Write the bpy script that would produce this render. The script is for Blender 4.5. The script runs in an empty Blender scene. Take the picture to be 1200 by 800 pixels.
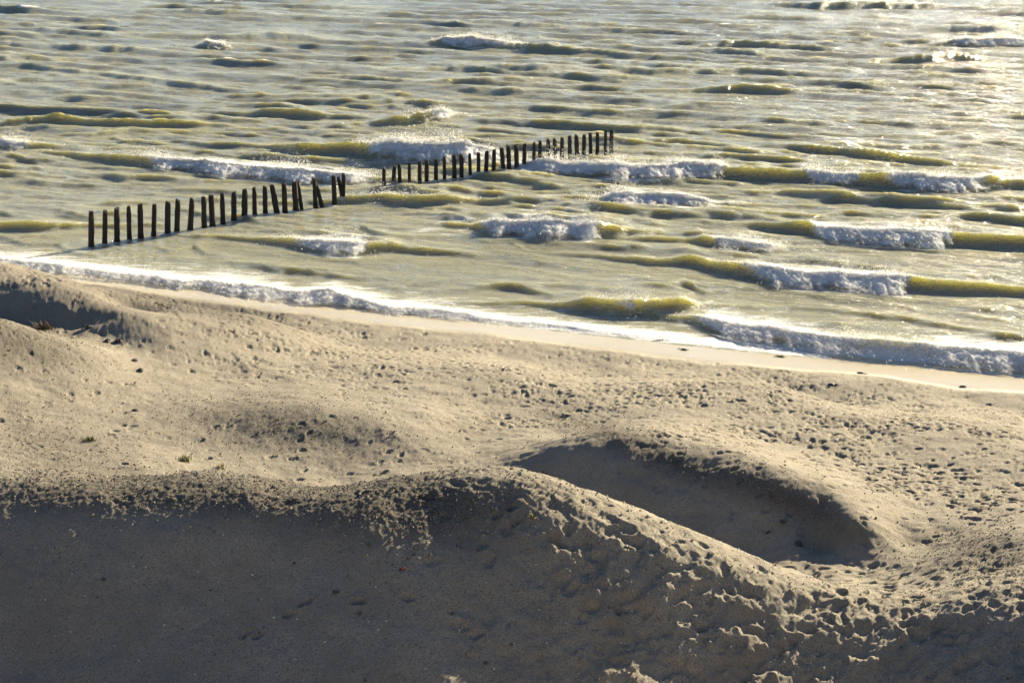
import bpy, math, random
import numpy as np

random.seed(7)
rng = np.random.default_rng(7)
R = math.radians
scene = bpy.context.scene
COL = scene.collection

# ------------------------------------------------------------------ camera, sky, sun, exposure
CAM_H, FPX, PITCH = 16.0, 2000.0, R(15.64)          # eye height above the water, focal length in px of a 1200 px wide picture
SUN_EL, SUN_AZ = R(18.4), R(38.0)                    # sun ahead of the camera and to its right

cam = bpy.data.cameras.new('camera')
cam.sensor_width = 36.0
cam.lens = 36.0 * FPX / 1200.0
cam.clip_start, cam.clip_end = 0.5, 20000.0
cam_o = bpy.data.objects.new('camera', cam)
COL.objects.link(cam_o)
cam_o.location = (0, 0, CAM_H)
cam_o.rotation_euler = (math.pi / 2 - PITCH, 0, 0)
scene.camera = cam_o

world = bpy.data.worlds.new('World')
scene.world = world
world.use_nodes = True
wn = world.node_tree
sky = wn.nodes.new('ShaderNodeTexSky')
sky.sky_type = 'NISHITA'
sky.sun_disc = False
sky.sun_elevation = SUN_EL
sky.sun_rotation = SUN_AZ
sky.air_density, sky.dust_density, sky.ozone_density = 0.7, 0.3, 2.3
wn.nodes['Background'].inputs['Strength'].default_value = 0.05
wn.links.new(sky.outputs['Color'], wn.nodes['Background'].inputs['Color'])

sun = bpy.data.lights.new('sun', 'SUN')
sun.energy = 5.0
sun.angle = R(0.5)
sun.color = (1.0, 0.865, 0.615)
sun_o = bpy.data.objects.new('sun', sun)
COL.objects.link(sun_o)
sun_o.location = (60, 150, 70)
sun_o.rotation_euler = (math.pi / 2 - SUN_EL, 0, math.pi - SUN_AZ)

scene.view_settings.view_transform = 'Standard'
scene.view_settings.look = 'None'
scene.view_settings.exposure = 1.68
scene.view_settings.gamma = 1.0
scene.cycles.use_denoising = True
scene.cycles.max_bounces = 6
scene.cycles.sample_clamp_indirect = 6.0
scene.cycles.caustics_reflective = False
scene.cycles.caustics_refractive = False

# ------------------------------------------------------------------ helpers
CP, SP = math.cos(PITCH), math.sin(PITCH)


def ray(px, py):
    """direction of the view ray through a pixel of the 1200x800 photograph"""
    a, b = (px - 600.0) / FPX, (400.0 - py) / FPX
    return np.array([a, CP + b * SP, -SP + b * CP])


def at_z(px, py, z):
    r = ray(px, py)
    t = (z - CAM_H) / r[2]
    return np.array([r[0] * t, r[1] * t, z])


def at_d(px, py, d):
    r = ray(px, py)
    t = d / r[1]
    return np.array([r[0] * t, d, CAM_H + r[2] * t])


def project(x, y, z):
    dz = z - CAM_H
    depth = y * CP - dz * SP
    depth = np.where(depth < 0.5, 0.5, depth)
    return 600 + FPX * x / depth, 400 - FPX * (y * SP + dz * CP) / depth


def smooth(a, b, x):
    t = np.clip((x - a) / (b - a), 0, 1)
    return t * t * (3 - 2 * t)


_tab = np.random.default_rng(11).random((16, 256, 256)).astype(np.float32)


def vnoise(x, y, s=0):
    """value noise, -1..1"""
    x = np.asarray(x, np.float64); y = np.asarray(y, np.float64)
    xf, yf = np.floor(x), np.floor(y)
    xi, yi = xf.astype(np.int64) & 255, yf.astype(np.int64) & 255
    tx, ty = (x - xf), (y - yf)
    tx = tx * tx * tx * (tx * (tx * 6 - 15) + 10)
    ty = ty * ty * ty * (ty * (ty * 6 - 15) + 10)
    T = _tab[s % 16]
    x1, y1 = (xi + 1) & 255, (yi + 1) & 255
    a = T[xi, yi] * (1 - tx) + T[x1, yi] * tx
    b = T[xi, y1] * (1 - tx) + T[x1, y1] * tx
    return (a * (1 - ty) + b * ty) * 2 - 1


def fbm(x, y, octs=4, s=0, gain=0.5):
    out = 0.0; amp = 1.0; tot = 0.0
    for k in range(octs):
        out = out + amp * vnoise(x + 17.3 * k, y - 9.1 * k, s + k)
        tot += amp; amp *= gain
        x, y = (x * 1.62 - y * 1.18), (x * 1.18 + y * 1.62)
    return out / tot


def mesh_from(name, verts, faces_flat, n_per_face, smooth_shade=True):
    faces_flat = np.asarray(faces_flat).ravel()
    me = bpy.data.meshes.new(name)
    nv, nf = len(verts), len(faces_flat) // n_per_face
    me.vertices.add(nv)
    me.vertices.foreach_set('co', np.ascontiguousarray(verts, np.float32).ravel())
    me.loops.add(nf * n_per_face)
    me.loops.foreach_set('vertex_index', np.ascontiguousarray(faces_flat, np.int32).ravel())
    me.polygons.add(nf)
    me.polygons.foreach_set('loop_start', np.arange(0, nf * n_per_face, n_per_face, dtype=np.int32))
    me.polygons.foreach_set('use_smooth', np.full(nf, smooth_shade, dtype=bool))
    me.update(calc_edges=True)
    me.validate()
    return me


def grid_faces(nr, nc, keep=None):
    i = np.arange((nr - 1) * (nc - 1))
    r, c = i // (nc - 1), i % (nc - 1)
    a = r * nc + c
    f = np.stack([a, a + 1, a + nc + 1, a + nc], 1)
    if keep is not None:
        f = f[keep.ravel()]
    return f


def link(name, me, mat=None, parent=None):
    o = bpy.data.objects.new(name, me)
    COL.objects.link(o)
    if mat:
        me.materials.append(mat)
    if parent:
        o.parent = parent
    return o


def attr(me, name, vals):
    a = me.attributes.new(name, 'FLOAT', 'POINT')
    a.data.foreach_set('value', np.ascontiguousarray(vals, np.float32).ravel())


def tag(o, label, cat, group=None):
    o['label'] = label; o['category'] = cat
    if group:
        o['group'] = group
    return o


class NT:
    """small wrapper for node trees"""
    def __init__(self, name):
        self.m = bpy.data.materials.new(name)
        self.m.use_nodes = True
        self.t = self.m.node_tree
        self.b = self.t.nodes['Principled BSDF']
        self.out = self.t.nodes['Material Output']

    def n(self, kind, **kw):
        nd = self.t.nodes.new('ShaderNode' + kind)
        for k, v in kw.items():
            if k.startswith('i_'):
                key = k[2:].replace('_', ' ')
                nd.inputs[int(key) if key.isdigit() else key].default_value = v
            else:
                setattr(nd, k, v)
        return nd

    def l(self, a, b):
        self.t.links.new(a, b)

    def pos(self):
        return self.n('NewGeometry').outputs['Position']

    def noise(self, scale, detail=3, rough=0.55, vec=None):
        nd = self.n('TexNoise')
        nd.inputs['Scale'].default_value = scale
        nd.inputs['Detail'].default_value = detail
        nd.inputs['Roughness'].default_value = rough
        self.l(vec if vec is not None else self.pos(), nd.inputs['Vector'])
        return nd.outputs['Fac']

    def ramp(self, fac, stops):
        nd = self.n('ValToRGB')
        el = nd.color_ramp.elements
        while len(el) < len(stops):
            el.new(0.5)
        for e, (p, c) in zip(el, stops):
            e.position = p
            e.color = tuple(c) + (1,) if not isinstance(c, (int, float)) else (c, c, c, 1)
        self.l(fac, nd.inputs['Fac'])
        return nd.outputs['Color']

    def mix(self, fac, a, b, mode='MIX'):
        nd = self.n('MixRGB', blend_type=mode)
        for sock, v in zip(nd.inputs, (fac, a, b)):
            if hasattr(v, 'links'):
                self.l(v, sock)
            elif isinstance(v, (int, float)):
                sock.default_value = v if sock.type == 'VALUE' else (v, v, v, 1)
            else:
                sock.default_value = tuple(v) + (1,)
        return nd.outputs['Color']

    def math(self, op, a, b=0.0, clamp=False):
        nd = self.n('Math', operation=op, use_clamp=clamp)
        for sock, v in zip(nd.inputs, (a, b)):
            if hasattr(v, 'links'):
                self.l(v, sock)
            else:
                sock.default_value = v
        return nd.outputs[0]

    def att(self, name):
        return self.n('Attribute', attribute_name=name).outputs['Fac']

    def bump(self, h, strength, dist, normal=None):
        nd = self.n('Bump')
        nd.inputs['Strength'].default_value = strength
        nd.inputs['Distance'].default_value = dist
        self.l(h, nd.inputs['Height'])
        if normal is not None:
            self.l(normal, nd.inputs['Normal'])
        return nd.outputs['Normal']


# ------------------------------------------------------------------ shoreline
_sh = np.array([at_z(px, py, 0)[:2] for px, py in
                [(150, 323), (300, 346), (420, 359), (600, 377), (800, 400), (1000, 423), (1200, 438)]])
_xs = np.linspace(_sh[0, 0], _sh[-1, 0], 40)
_ys = np.polyval(np.polyfit(_sh[:, 0], _sh[:, 1], 2), _xs)
SH_A = np.polyfit(_sh[:, 0], _sh[:, 1], 1)[0]
SH_C = 1 / math.sqrt(1 + SH_A ** 2)


def shore_y(x):
    x = np.asarray(x, float)
    return np.interp(x, _xs, _ys) + SH_A * (np.minimum(x - _xs[0], 0) + np.maximum(x - _xs[-1], 0))


def shore(x, y):
    """metres inland (+) or out at sea (-) of the water's edge"""
    return (shore_y(x) - y) * SH_C


def beach_base(s):
    return np.where(s < 0, np.maximum(s * 0.05, -4.0), np.minimum(0.062 * s, 0.44 + 0.036 * (s - 7)))


# ------------------------------------------------------------------ terrain: smooth form from surveyed points
ctrl = []


def cd(px, py, d):
    ctrl.append(at_d(px, py, d))


def cz(px, py, z):
    ctrl.append(at_z(px, py, z))


def cs(crest, px, py, slope):
    """point below a crest point, down a face of the given slope, seen at a pixel"""
    c = at_d(*crest)
    r = ray(px, py)
    t = -r[2] / r[1]
    cd(px, py, (CAM_H - c[2] + slope * c[1]) / (t + slope))


# open beach
for px, py, d in [(600, 480, 45), (600, 430, 49.6), (900, 450, 48), (1180, 500, 43.5), (1100, 560, 39.2), (900, 520, 41.5),
                  (420, 420, 50.5), (480, 530, 40.6), (560, 520, 41.6), (500, 565, 38.6), (250, 440, 47.7), (330, 420, 50)]:
    cd(px, py, d)
# hump with the shaded face, right of the middle
for px, py, d in [(620, 540, 39.4), (670, 527, 39.2), (720, 519, 39.0), (790, 522, 38.6), (850, 540, 37.7), (920, 570, 36.3), (985, 612, 35.0), (1040, 642, 34.3)]:
    cd(px, py, d)                                    # crest
for c_, px, py in [((645, 533, 39.3), 640, 568), ((690, 523, 39.1), 690, 572), ((740, 518, 38.9), 740, 585), ((800, 524, 38.4), 800, 600), ((860, 544, 37.4), 860, 620),
                   ((690, 523, 39.1), 700, 600), ((740, 518, 38.9), 750, 618), ((800, 524, 38.4), 810, 634)]:
    cs(c_, px, py, 0.45)                             # face
for px, py, z in [(935, 648, 1.50), (885, 648, 1.42), (905, 668, 1.40)]:
    cz(px, py, z)
for px, py, d in [(1000, 655, 34.0), (960, 668, 33.5), (1040, 668, 33.3), (1060, 640, 34.7), (980, 640, 35.0)]:
    cd(px, py, d)                                    # pale hollow
for px, py, d in [(780, 500, 41.6), (700, 502, 42.6), (950, 550, 38.6), (1060, 595, 36.6)]:
    cd(px, py, d)                                    # back of the hump
# mound at the right edge
for px, py, d in [(1150, 628, 33.6), (1200, 615, 34.0), (1100, 660, 32.6), (1200, 655, 31.6)]:
    cd(px, py, d)
# near dune: silhouette crest, left part
for px, py, d in [(-60, 545, 29.6), (0, 546, 29.6), (80, 556, 29.4), (150, 566, 29.0), (250, 551, 29.3), (340, 571, 28.7), (430, 574, 28.3)]:
    cd(px, py, d)
for px, py, d in [(0, 585, 27.9), (100, 592, 27.6), (200, 588, 27.6), (300, 592, 27.2), (400, 586, 27.4)]:
    cd(px, py, d)                                    # where the top turns away from the sun
for c_, xs_ in [((0, 585, 27.9), 0), ((100, 592, 27.6), 120), ((200, 588, 27.6), 250), ((300, 592, 27.2), 380), ((400, 586, 27.4), 480)]:
    cs(c_, xs_, 690, 0.47)
    cs(c_, xs_, 800, 0.47)
for px, py, d in [(480, 569, 28.0), (540, 562, 27.9), (590, 561, 27.9), (650, 575, 27.8), (720, 598, 27.7), (800, 626, 27.5), (900, 661, 27.6), (1000, 692, 27.8)]:
    cd(px, py, d)                                    # near ridge running down to the right
for c_, px, py, sl in [((545, 562, 27.9), 560, 620, .47), ((560, 562, 27.9), 600, 800, 0.54), ((650, 575, 27.8), 720, 800, 0.62),
                       ((800, 626, 27.5), 840, 800, 0.62), ((900, 661, 27.6), 960, 800, .56),
                       ((1080, 702, 27.6), 1080, 800, .24), ((1160, 700, 27.1), 1200, 740, .14), ((1160, 700, 27.1), 1200, 800, .20)]:
    cs(c_, px, py, sl)
for px, py, d in [(1080, 702, 27.6), (1160, 700, 27.1), (1240, 690, 27.0)]:
    cd(px, py, d)
# ground hidden behind the near dune
for x, y, z in [(-11, 34, 2.6), (-6, 34, 2.4), (-2, 34.5, 1.9), (2, 33.5, 2.0), (4.5, 31.5, 2.1), (6.2, 31.0, 2.1), (5.6, 30.0, 2.5), (7.5, 30.5, 2.35)]:
    ctrl.append(np.array([x, y, z]))
# left side, mid distance
for px, py, d in [(0, 306, 57.5), (60, 322, 56.5), (120, 338, 55.5), (200, 352, 55.5), (300, 372, 54.0),   # rise next to the water
                  (-60, 300, 57.5),
                  (0, 336, 53.2), (50, 340, 52.8), (100, 350, 52.2), (140, 368, 51.2), (165, 390, 50.0),          # crest of the hollow
                  (0, 368, 51.9), (50, 378, 51.2), (100, 392, 50.2), (140, 400, 49.6),                             # foot of the hollow
                  (0, 372, 47.6), (40, 386, 47.6), (80, 398, 47.8), (120, 410, 47.8),                              # mound in front of it
                  (0, 430, 44.6), (70, 440, 45.0), (160, 450, 46.0),
                  (60, 480, 42.8), (160, 500, 42.0), (0, 500, 41.0), (0, 540, 38.2), (80, 540, 38.6), (180, 550, 38.5),
                  (230, 478, 43.8), (300, 478, 43.5), (380, 484, 42.9), (450, 500, 41.8),                          # low gravel mound
                  (260, 520, 41.3), (340, 530, 40.8), (420, 545, 39.9), (340, 555, 39.3), (300, 460, 45.8), (400, 465, 45.2)]:
    cd(px, py, d)
ctrl += [at_d(155, 352, 54.2), at_d(158, 362, 53.9)]
# outside the frame
for x, y, z in [(-22, 24, 5.0), (-30, 40, 4.0), (-34, 55, 4.0), (-20, 30, 5.2), (16, 27, 3.9), (26, 30, 4.2), (30, 42, 2.0), (45, 36, 2.2),
                (0, 14, 7.2), (-12, 14, 7.2), (12, 14, 7.0), (0, 0, 14.3), (-14, 0, 14.0), (14, 0, 14.0), (0, -25, 14.5), (-40, -20, 14), (40, -20, 14),
                (-45, 14, 8), (45, 14, 7), (-70, 40, 6), (80, 20, 6)]:
    ctrl.append(np.array([x, y, z], float))
# wet beach and sea bed
for x in np.linspace(-70, 90, 15):
    for s in (3.5, 0, -6, -25):
        y = float(shore_y(x)) - s / SH_C
        ctrl.append(np.array([x, y, float(beach_base(np.array(s)))]))
for x in np.linspace(-12, 22, 6):
    for s in (6.5,):
        ctrl.append(np.array([x, float(shore_y(x)) - s / SH_C, float(beach_base(np.array(s)))]))
C = np.array(ctrl)


def tps_fit(P, z, lam=0.02):
    n = len(P)
    d2 = ((P[:, None, :] - P[None]) ** 2).sum(-1)
    K = 0.5 * d2 * np.log(d2 + 1e-9) + lam * np.eye(n)
    Q = np.c_[np.ones(n), P]
    A = np.zeros((n + 3, n + 3))
    A[:n, :n] = K; A[:n, n:] = Q; A[n:, :n] = Q.T
    return np.linalg.solve(A, np.r_[z, 0, 0, 0])


TPS = tps_fit(C[:, :2], C[:, 2])


def form(x, y):
    x = np.asarray(x, float); y = np.asarray(y, float)
    shp = x.shape
    x = x.ravel(); y = y.ravel()
    out = np.empty_like(x)
    for a in range(0, len(x), 20000):
        dx = x[a:a + 20000, None] - C[:, 0]; dy = y[a:a + 20000, None] - C[:, 1]
        d2 = dx * dx + dy * dy
        out[a:a + 20000] = (0.5 * d2 * np.log(d2 + 1e-9)) @ TPS[:-3] + TPS[-3] + TPS[-2] * x[a:a + 20000] + TPS[-1] * y[a:a + 20000]
    s = shore(x, y)
    w = smooth(6.0, 1.5, s)                       # near and under the water the beach is the plain slope
    out = out * (1 - w) + beach_base(s) * w
    w2 = smooth(70, 130, np.hypot(x, y - 30))
    out = out * (1 - w2) + np.minimum(beach_base(s), 3.0) * w2
    return out.reshape(shp)


# the fan-shaped sand sheet: fine where it is near the camera's view, coarse outside
inv = np.linspace(1 / 22.0, 1 / 70.0, 740)
ROWS = np.r_[np.linspace(-60, 19.5, 26), 1 / inv, [74, 80, 90, 110, 150, 250, 500]]
US = np.r_[-np.geomspace(3.2, 0.36, 16), np.linspace(-0.335, 0.335, 940), np.geomspace(0.36, 3.2, 16)]
NR, NC = len(ROWS), len(US)
WID = np.maximum(ROWS, 20.0)
GX = US[None, :] * WID[:, None]
GY = np.repeat(ROWS[:, None], NC, 1)


def hit(px, py, zf=None):
    """point where the view ray through a pixel meets the smooth sand form"""
    d = np.linspace(21, 75, 1400)
    r = ray(px, py)
    t = d / r[1]
    z = CAM_H + r[2] * t
    g = form(r[0] * t, d)
    k = np.argmax(z <= g)
    return np.array([r[0] * t[k], d[k], g[k]])


# coarse evaluation of the form, then bilinear to the fine grid
cr = np.unique(np.r_[np.arange(0, NR, 5), NR - 1, np.arange(0, 27)])
cc = np.unique(np.r_[np.arange(0, NC, 5), NC - 1, np.arange(0, 17), np.arange(NC - 17, NC)])
coarse = form(GX[np.ix_(cr, cc)], GY[np.ix_(cr, cc)])
tmp = np.empty((len(cr), NC))
for i in range(len(cr)):
    tmp[i] = np.interp(np.arange(NC), cc, coarse[i])
GZ = np.empty((NR, NC))
for j in range(NC):
    GZ[:, j] = np.interp(np.arange(NR), cr, tmp[:, j])
for _ in range(2):                                # soften the facets of the interpolation
    GZ[1:-1] = (GZ[:-2] + 2 * GZ[1:-1] + GZ[2:]) / 4
    GZ[:, 1:-1] = (GZ[:, :-2] + 2 * GZ[:, 1:-1] + GZ[:, 2:]) / 4
FORM0 = GZ.copy()
PX, PY = project(GX, GY, GZ)
S = shore(GX, GY)
INNER = (GY > 15)


def blob(cx, cy, rx, ry, rot=0):
    """soft region given by its place in the photograph; used to say where the sand is gravelly or trodden"""
    a = R(rot)
    u = (PX - cx) * math.cos(a) + (PY - cy) * math.sin(a)
    v = -(PX - cx) * math.sin(a) + (PY - cy) * math.cos(a)
    return np.exp(-((u / rx) ** 2 + (v / ry) ** 2))


near = GY < 31.5
dry = smooth(1.9, 2.7, S + 0.45 * fbm(GX * 0.35, GY * 0.35, 3, 3))
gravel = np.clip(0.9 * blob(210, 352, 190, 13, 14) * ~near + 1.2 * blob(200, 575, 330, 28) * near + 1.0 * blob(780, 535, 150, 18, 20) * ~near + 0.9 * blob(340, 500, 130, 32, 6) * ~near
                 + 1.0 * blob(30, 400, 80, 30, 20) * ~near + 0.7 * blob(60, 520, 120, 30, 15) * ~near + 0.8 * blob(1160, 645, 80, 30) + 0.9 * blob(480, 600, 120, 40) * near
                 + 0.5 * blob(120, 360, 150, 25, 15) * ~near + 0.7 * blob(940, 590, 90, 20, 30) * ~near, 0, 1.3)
trod = np.clip(1.3 * blob(760, 680, 230, 62, 22) * near + 1.3 * blob(1060, 750, 360, 90) * near + 0.9 * blob(760, 770, 200, 60) * near + 0.6 * blob(640, 600, 90, 30, 20) * near
               + 0.8 * blob(1160, 645, 90, 30), 0, 1.25)
smoothed = np.clip(blob(1000, 655, 60, 18) * ~near + 0.9 * blob(300, 455, 140, 14, 6) * ~near, 0, 1)

# undulation and roughness
GZ += INNER * dry * ((0.09 + 0.05 * near) * (1 - 0.65 * np.minimum(trod, 1)) * fbm(GX * 0.5, GY * 0.5, 3, 1) + 0.028 * fbm(GX * 2.2, GY * 2.2, 3, 2))
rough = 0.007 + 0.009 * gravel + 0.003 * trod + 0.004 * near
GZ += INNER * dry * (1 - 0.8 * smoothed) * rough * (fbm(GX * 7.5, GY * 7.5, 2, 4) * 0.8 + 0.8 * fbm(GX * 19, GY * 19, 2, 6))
# trodden slope: soft heaps and troughs kicked up by feet, stretched along the way people climb and slide
def heaps(ang, seed):
    a = R(ang)
    ux = GX * math.cos(a) + GY * math.sin(a); uy = -GX * math.sin(a) + GY * math.cos(a)
    h1 = fbm(ux * 1.5, uy * 3.3, 2, seed, 0.45)
    h2 = fbm(ux * 3.0 + 3, uy * 6.0, 2, seed + 4, 0.45)
    tips = np.maximum(0, 1 - np.abs(fbm(ux * 2.2 + 9, uy * 4.4, 3, seed + 2, 0.55)) * 3.4)
    return 0.062 * h1 + 0.040 * h2 + 0.010 * tips


side = smooth(-0.5, 3.0, GX - 0.25 * (GY - 26))
GZ += INNER * trod * (heaps(-28, 3) * (1 - side) + heaps(40, 7) * side - 0.02)
GZ += INNER * ~near * np.clip(blob(800, 585, 250, 55, 20), 0, 1) * (0.10 * fbm(GX * 0.8, GY * 1.0, 4, 6) + 0.04 * fbm(GX * 3.0, GY * 3.4, 3, 10))
GZ += INNER * ~near * np.clip(blob(60, 370, 120, 35, 15), 0, 1) * 0.12 * fbm(GX * 0.9, GY * 1.0, 4, 12)
p_ = hit(152, 358)
GZ -= 0.30 * np.exp(-(((GX - p_[0]) / 0.9) ** 2 + ((GY - p_[1] - 0.2) / 0.9) ** 2)) * INNER
GZ += INNER * dry * 0.010 * np.maximum(0, 1 - trod) * vnoise(GX * 3.1 + 0.8 * vnoise(GX, GY, 2), GY * 9.0, 5) * smooth(0.2, 0.8, fbm(GX * 0.3, GY * 0.3, 2, 9) + 0.6)


# footprints: real dents with a pushed-up rim
def stamp(x, y, la, lb, rot, depth, rim=0.35):
    reach = 2.1 * la
    i0 = np.searchsorted(ROWS, y - reach); i1 = np.searchsorted(ROWS, y + reach)
    if i1 - i0 < 2 or y < 20:
        return
    j0 = np.searchsorted(US, (x - reach) / y - 0.002); j1 = np.searchsorted(US, (x + reach) / y + 0.002)
    if j1 - j0 < 2:
        return
    X = GX[i0:i1, j0:j1] - x; Y = GY[i0:i1, j0:j1] - y
    c, s_ = math.cos(rot), math.sin(rot)
    u = (X * c + Y * s_) / la; v = (-X * s_ + Y * c) / lb
    v = v * (1 + 0.25 * u)
    q = u * u + v * v
    wob = 1 + 0.25 * vnoise(X * 9 + x * 3, Y * 9 + y * 3, 7)
    q = q * wob
    GZ[i0:i1, j0:j1] += depth * (-np.exp(-q * q) + rim * np.exp(-((np.sqrt(q) - 1.35) / 0.32) ** 2))


def pt_density(x, y):
    s = shore(x, y)
    return s


# beach: scattered tracks of many walkers
n_try = 110000
tx = rng.uniform(-20, 24, n_try); ty = rng.uniform(33, 64, n_try)
ts = shore(tx, ty)
tz = form(tx, ty)
tpx, tpy = project(tx, ty, tz)
dens = 0.55 * np.exp(-((ts - 8.5) / 4.0) ** 2) + 0.5 * np.exp(-(((tpx - 1010) / 240) ** 2 + ((tpy - 555) / 75) ** 2)) + 0.22 * np.exp(-(((tpx - 700) / 260) ** 2 + ((tpy - 470) / 40) ** 2)) \
    + 0.9 * np.exp(-(((tpx - 235) / 110) ** 2 + ((tpy - 358 - 0.2 * (tpx - 235)) / 12) ** 2)) + 0.05
dens *= 0.15 + 1.0 * smooth(-0.25, 0.35, fbm(tx * 0.45, ty * 0.8, 4, 12))
dens *= 1 - 0.85 * np.exp(-(((tpx - 340) / 130) ** 2 + ((tpy - 515) / 40) ** 2))
dens *= (ts > 2.6) * (1 - 0.9 * np.exp(-(((tpx - 300) / 200) ** 2 + ((tpy - 455) / 20) ** 2)))
dens *= np.where((tpx > 570) & (tpx < 1010) & (tpy > 515) & (tpy < 660) & (tpy > 470 + 0.20 * (tpx - 620)), 0.2, 1.0)
ok = rng.random(n_try) < dens * 1.2
for x, y in zip(tx[ok], ty[ok]):
    la = 0.045 + 0.07 * rng.random() ** 2
    stamp(x, y, la, la * rng.uniform(0.42, 0.62), -0.2 + rng.normal(0, 0.30), rng.uniform(0.45, 0.75) * la, 0.12)
# heavy trampling on the near slopes
n_try = 3200
tx = rng.uniform(-1.5, 10, n_try); ty = rng.uniform(23, 34.5, n_try)
tz = form(tx, ty); tpx, tpy = project(tx, ty, tz)
d1 = 1.0 * np.exp(-(((tpx - 1000) / 300) ** 2 + ((tpy - 735) / 75) ** 2)) + 0.9 * np.exp(-(((tpx - 740) / 170) ** 2 + ((tpy - 660 - 0.35 * (tpx - 740)) / 60) ** 2))
ok = rng.random(n_try) < d1 * 0.8
for x, y in zip(tx[ok], ty[ok]):
    la = 0.07 + 0.10 * rng.random() ** 1.4
    stamp(x, y, la, la * rng.uniform(0.45, 0.8), 0.45 + rng.normal(0, 0.5), rng.uniform(0.18, 0.36) * la, 0.18)
# single tracks one can follow
TRACKS = [[(236, 516), (246, 528), (243, 537), (253, 500), (268, 500)],
          [(353, 498), (362, 508), (352, 517), (355, 529), (357, 552), (351, 562), (343, 540), (317, 538)],
          [(457, 508), (455, 528), (446, 540), (450, 553), (470, 532)],
          [(560, 744), (605, 613), (600, 596), (583, 605)],
          [(305, 745), (360, 706), (420, 706), (290, 743), (340, 722), (478, 705)],
          [(430, 583), (500, 585)], [(900, 622), (940, 628)]]
for tr in TRACKS:
    for px, py in tr:
        p = hit(px, py)
        stamp(p[0], p[1], rng.uniform(0.10, 0.14), 0.06, 0.5 + rng.normal(0, 0.35), rng.uniform(0.05, 0.08), 0.3)

P3 = np.stack([GX, GY, GZ], -1).reshape(-1, 3)
sand_me = mesh_from('beach_sand', P3, grid_faces(NR, NC), 4)
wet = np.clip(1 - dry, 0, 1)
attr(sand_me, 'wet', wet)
attr(sand_me, 'gravel', np.clip(gravel, 0, 1))


def ground_z(x, y):
    """height of the finished sand sheet"""
    i = int(np.clip(np.searchsorted(ROWS, y) - 1, 0, NR - 2))
    fy = (y - ROWS[i]) / (ROWS[i + 1] - ROWS[i])
    u = x / max(y, 20.0)
    j = int(np.clip(np.searchsorted(US, u) - 1, 0, NC - 2))
    fx = (u - US[j]) / (US[j + 1] - US[j])
    return float((GZ[i, j] * (1 - fx) + GZ[i, j + 1] * fx) * (1 - fy) + (GZ[i + 1, j] * (1 - fx) + GZ[i + 1, j + 1] * fx) * fy)


# sand material
m = NT('sand')
big = m.noise(0.6, 4)
mid = m.noise(7.0, 4, 0.6)
fine = m.noise(42.0, 4, 0.75)
grain = m.noise(75.0, 3, 0.8)
dryc = m.mix(m.ramp(big, [(0.3, 0.0), (0.7, 1.0)]), (0.385, 0.338, 0.260), (0.440, 0.392, 0.308))
dryc = m.mix(m.ramp(mid, [(0.35, 0.0), (0.75, 0.35)]), dryc, (0.26, 0.222, 0.165))
dryc = m.mix(m.ramp(fine, [(0.40, 0.8), (0.54, 0.0)]), dryc, (0.17, 0.148, 0.115))
dryc = m.mix(m.ramp(grain, [(0.55, 0.0), (0.68, 0.6)]), dryc, (0.62, 0.56, 0.45))
dryc = m.mix(m.ramp(m.noise(24.0, 4, 0.8), [(0.36, 0.85), (0.44, 0.0)]), dryc, (0.09, 0.08, 0.068))
dryc = m.mix(m.ramp(m.noise(2.4, 5, 0.7), [(0.52, 0.0), (0.75, 0.45)]), dryc, (0.24, 0.205, 0.155))
dryc = m.mix(m.ramp(m.noise(0.8, 5, 0.62), [(0.46, 0.0), (0.66, 0.5)]), dryc, (0.235, 0.205, 0.160))
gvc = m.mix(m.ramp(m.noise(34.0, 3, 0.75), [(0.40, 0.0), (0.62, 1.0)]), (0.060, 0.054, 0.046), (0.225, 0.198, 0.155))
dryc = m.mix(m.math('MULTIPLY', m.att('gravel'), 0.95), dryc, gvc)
wet_glare_c = m.mix(m.noise(1.3, 3), (0.50, 0.43, 0.285), (0.56, 0.48, 0.33))  # wet strip coloured paler than dry sand, painting in its sun glare
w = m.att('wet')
m.l(m.mix(w, dryc, wet_glare_c), m.b.inputs['Base Color'])
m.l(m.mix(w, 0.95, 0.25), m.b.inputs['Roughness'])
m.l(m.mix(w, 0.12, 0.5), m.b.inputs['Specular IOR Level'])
bs = m.math('ADD', m.math('MULTIPLY', m.noise(30.0, 4, 0.75), 1.0), m.math('MULTIPLY', m.noise(130.0, 2, 0.7), 0.35))
bs = m.math('MULTIPLY', bs, m.math('SUBTRACT', 1.0, m.math('MULTIPLY', w, 0.9)))
m.l(m.bump(bs, 1.0, 0.028), m.b.inputs['Normal'])
sand_o = link('beach_sand', sand_me, m.m)
sand_o['kind'] = 'structure'
sand_o['label'] = 'pale dune and beach sand pitted with footprints'

# ------------------------------------------------------------------ sea
DIRW = math.atan2(-0.94, -0.34)
comps = []
for k in range(170):
    lam = 0.6 * (13.0 / 0.6) ** rng.random()
    th = DIRW + rng.normal(0, 0.15 + 0.42 * math.exp(-lam / 2.2))
    amp = 0.0084 * lam ** 0.55 * math.exp(-(lam / 9.5) ** 4) * rng.uniform(0.5, 1.4)
    comps.append((2 * math.pi / lam, th, amp, rng.uniform(0, 2 * math.pi)))
ROWSTEP = 3.2e-5


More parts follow.
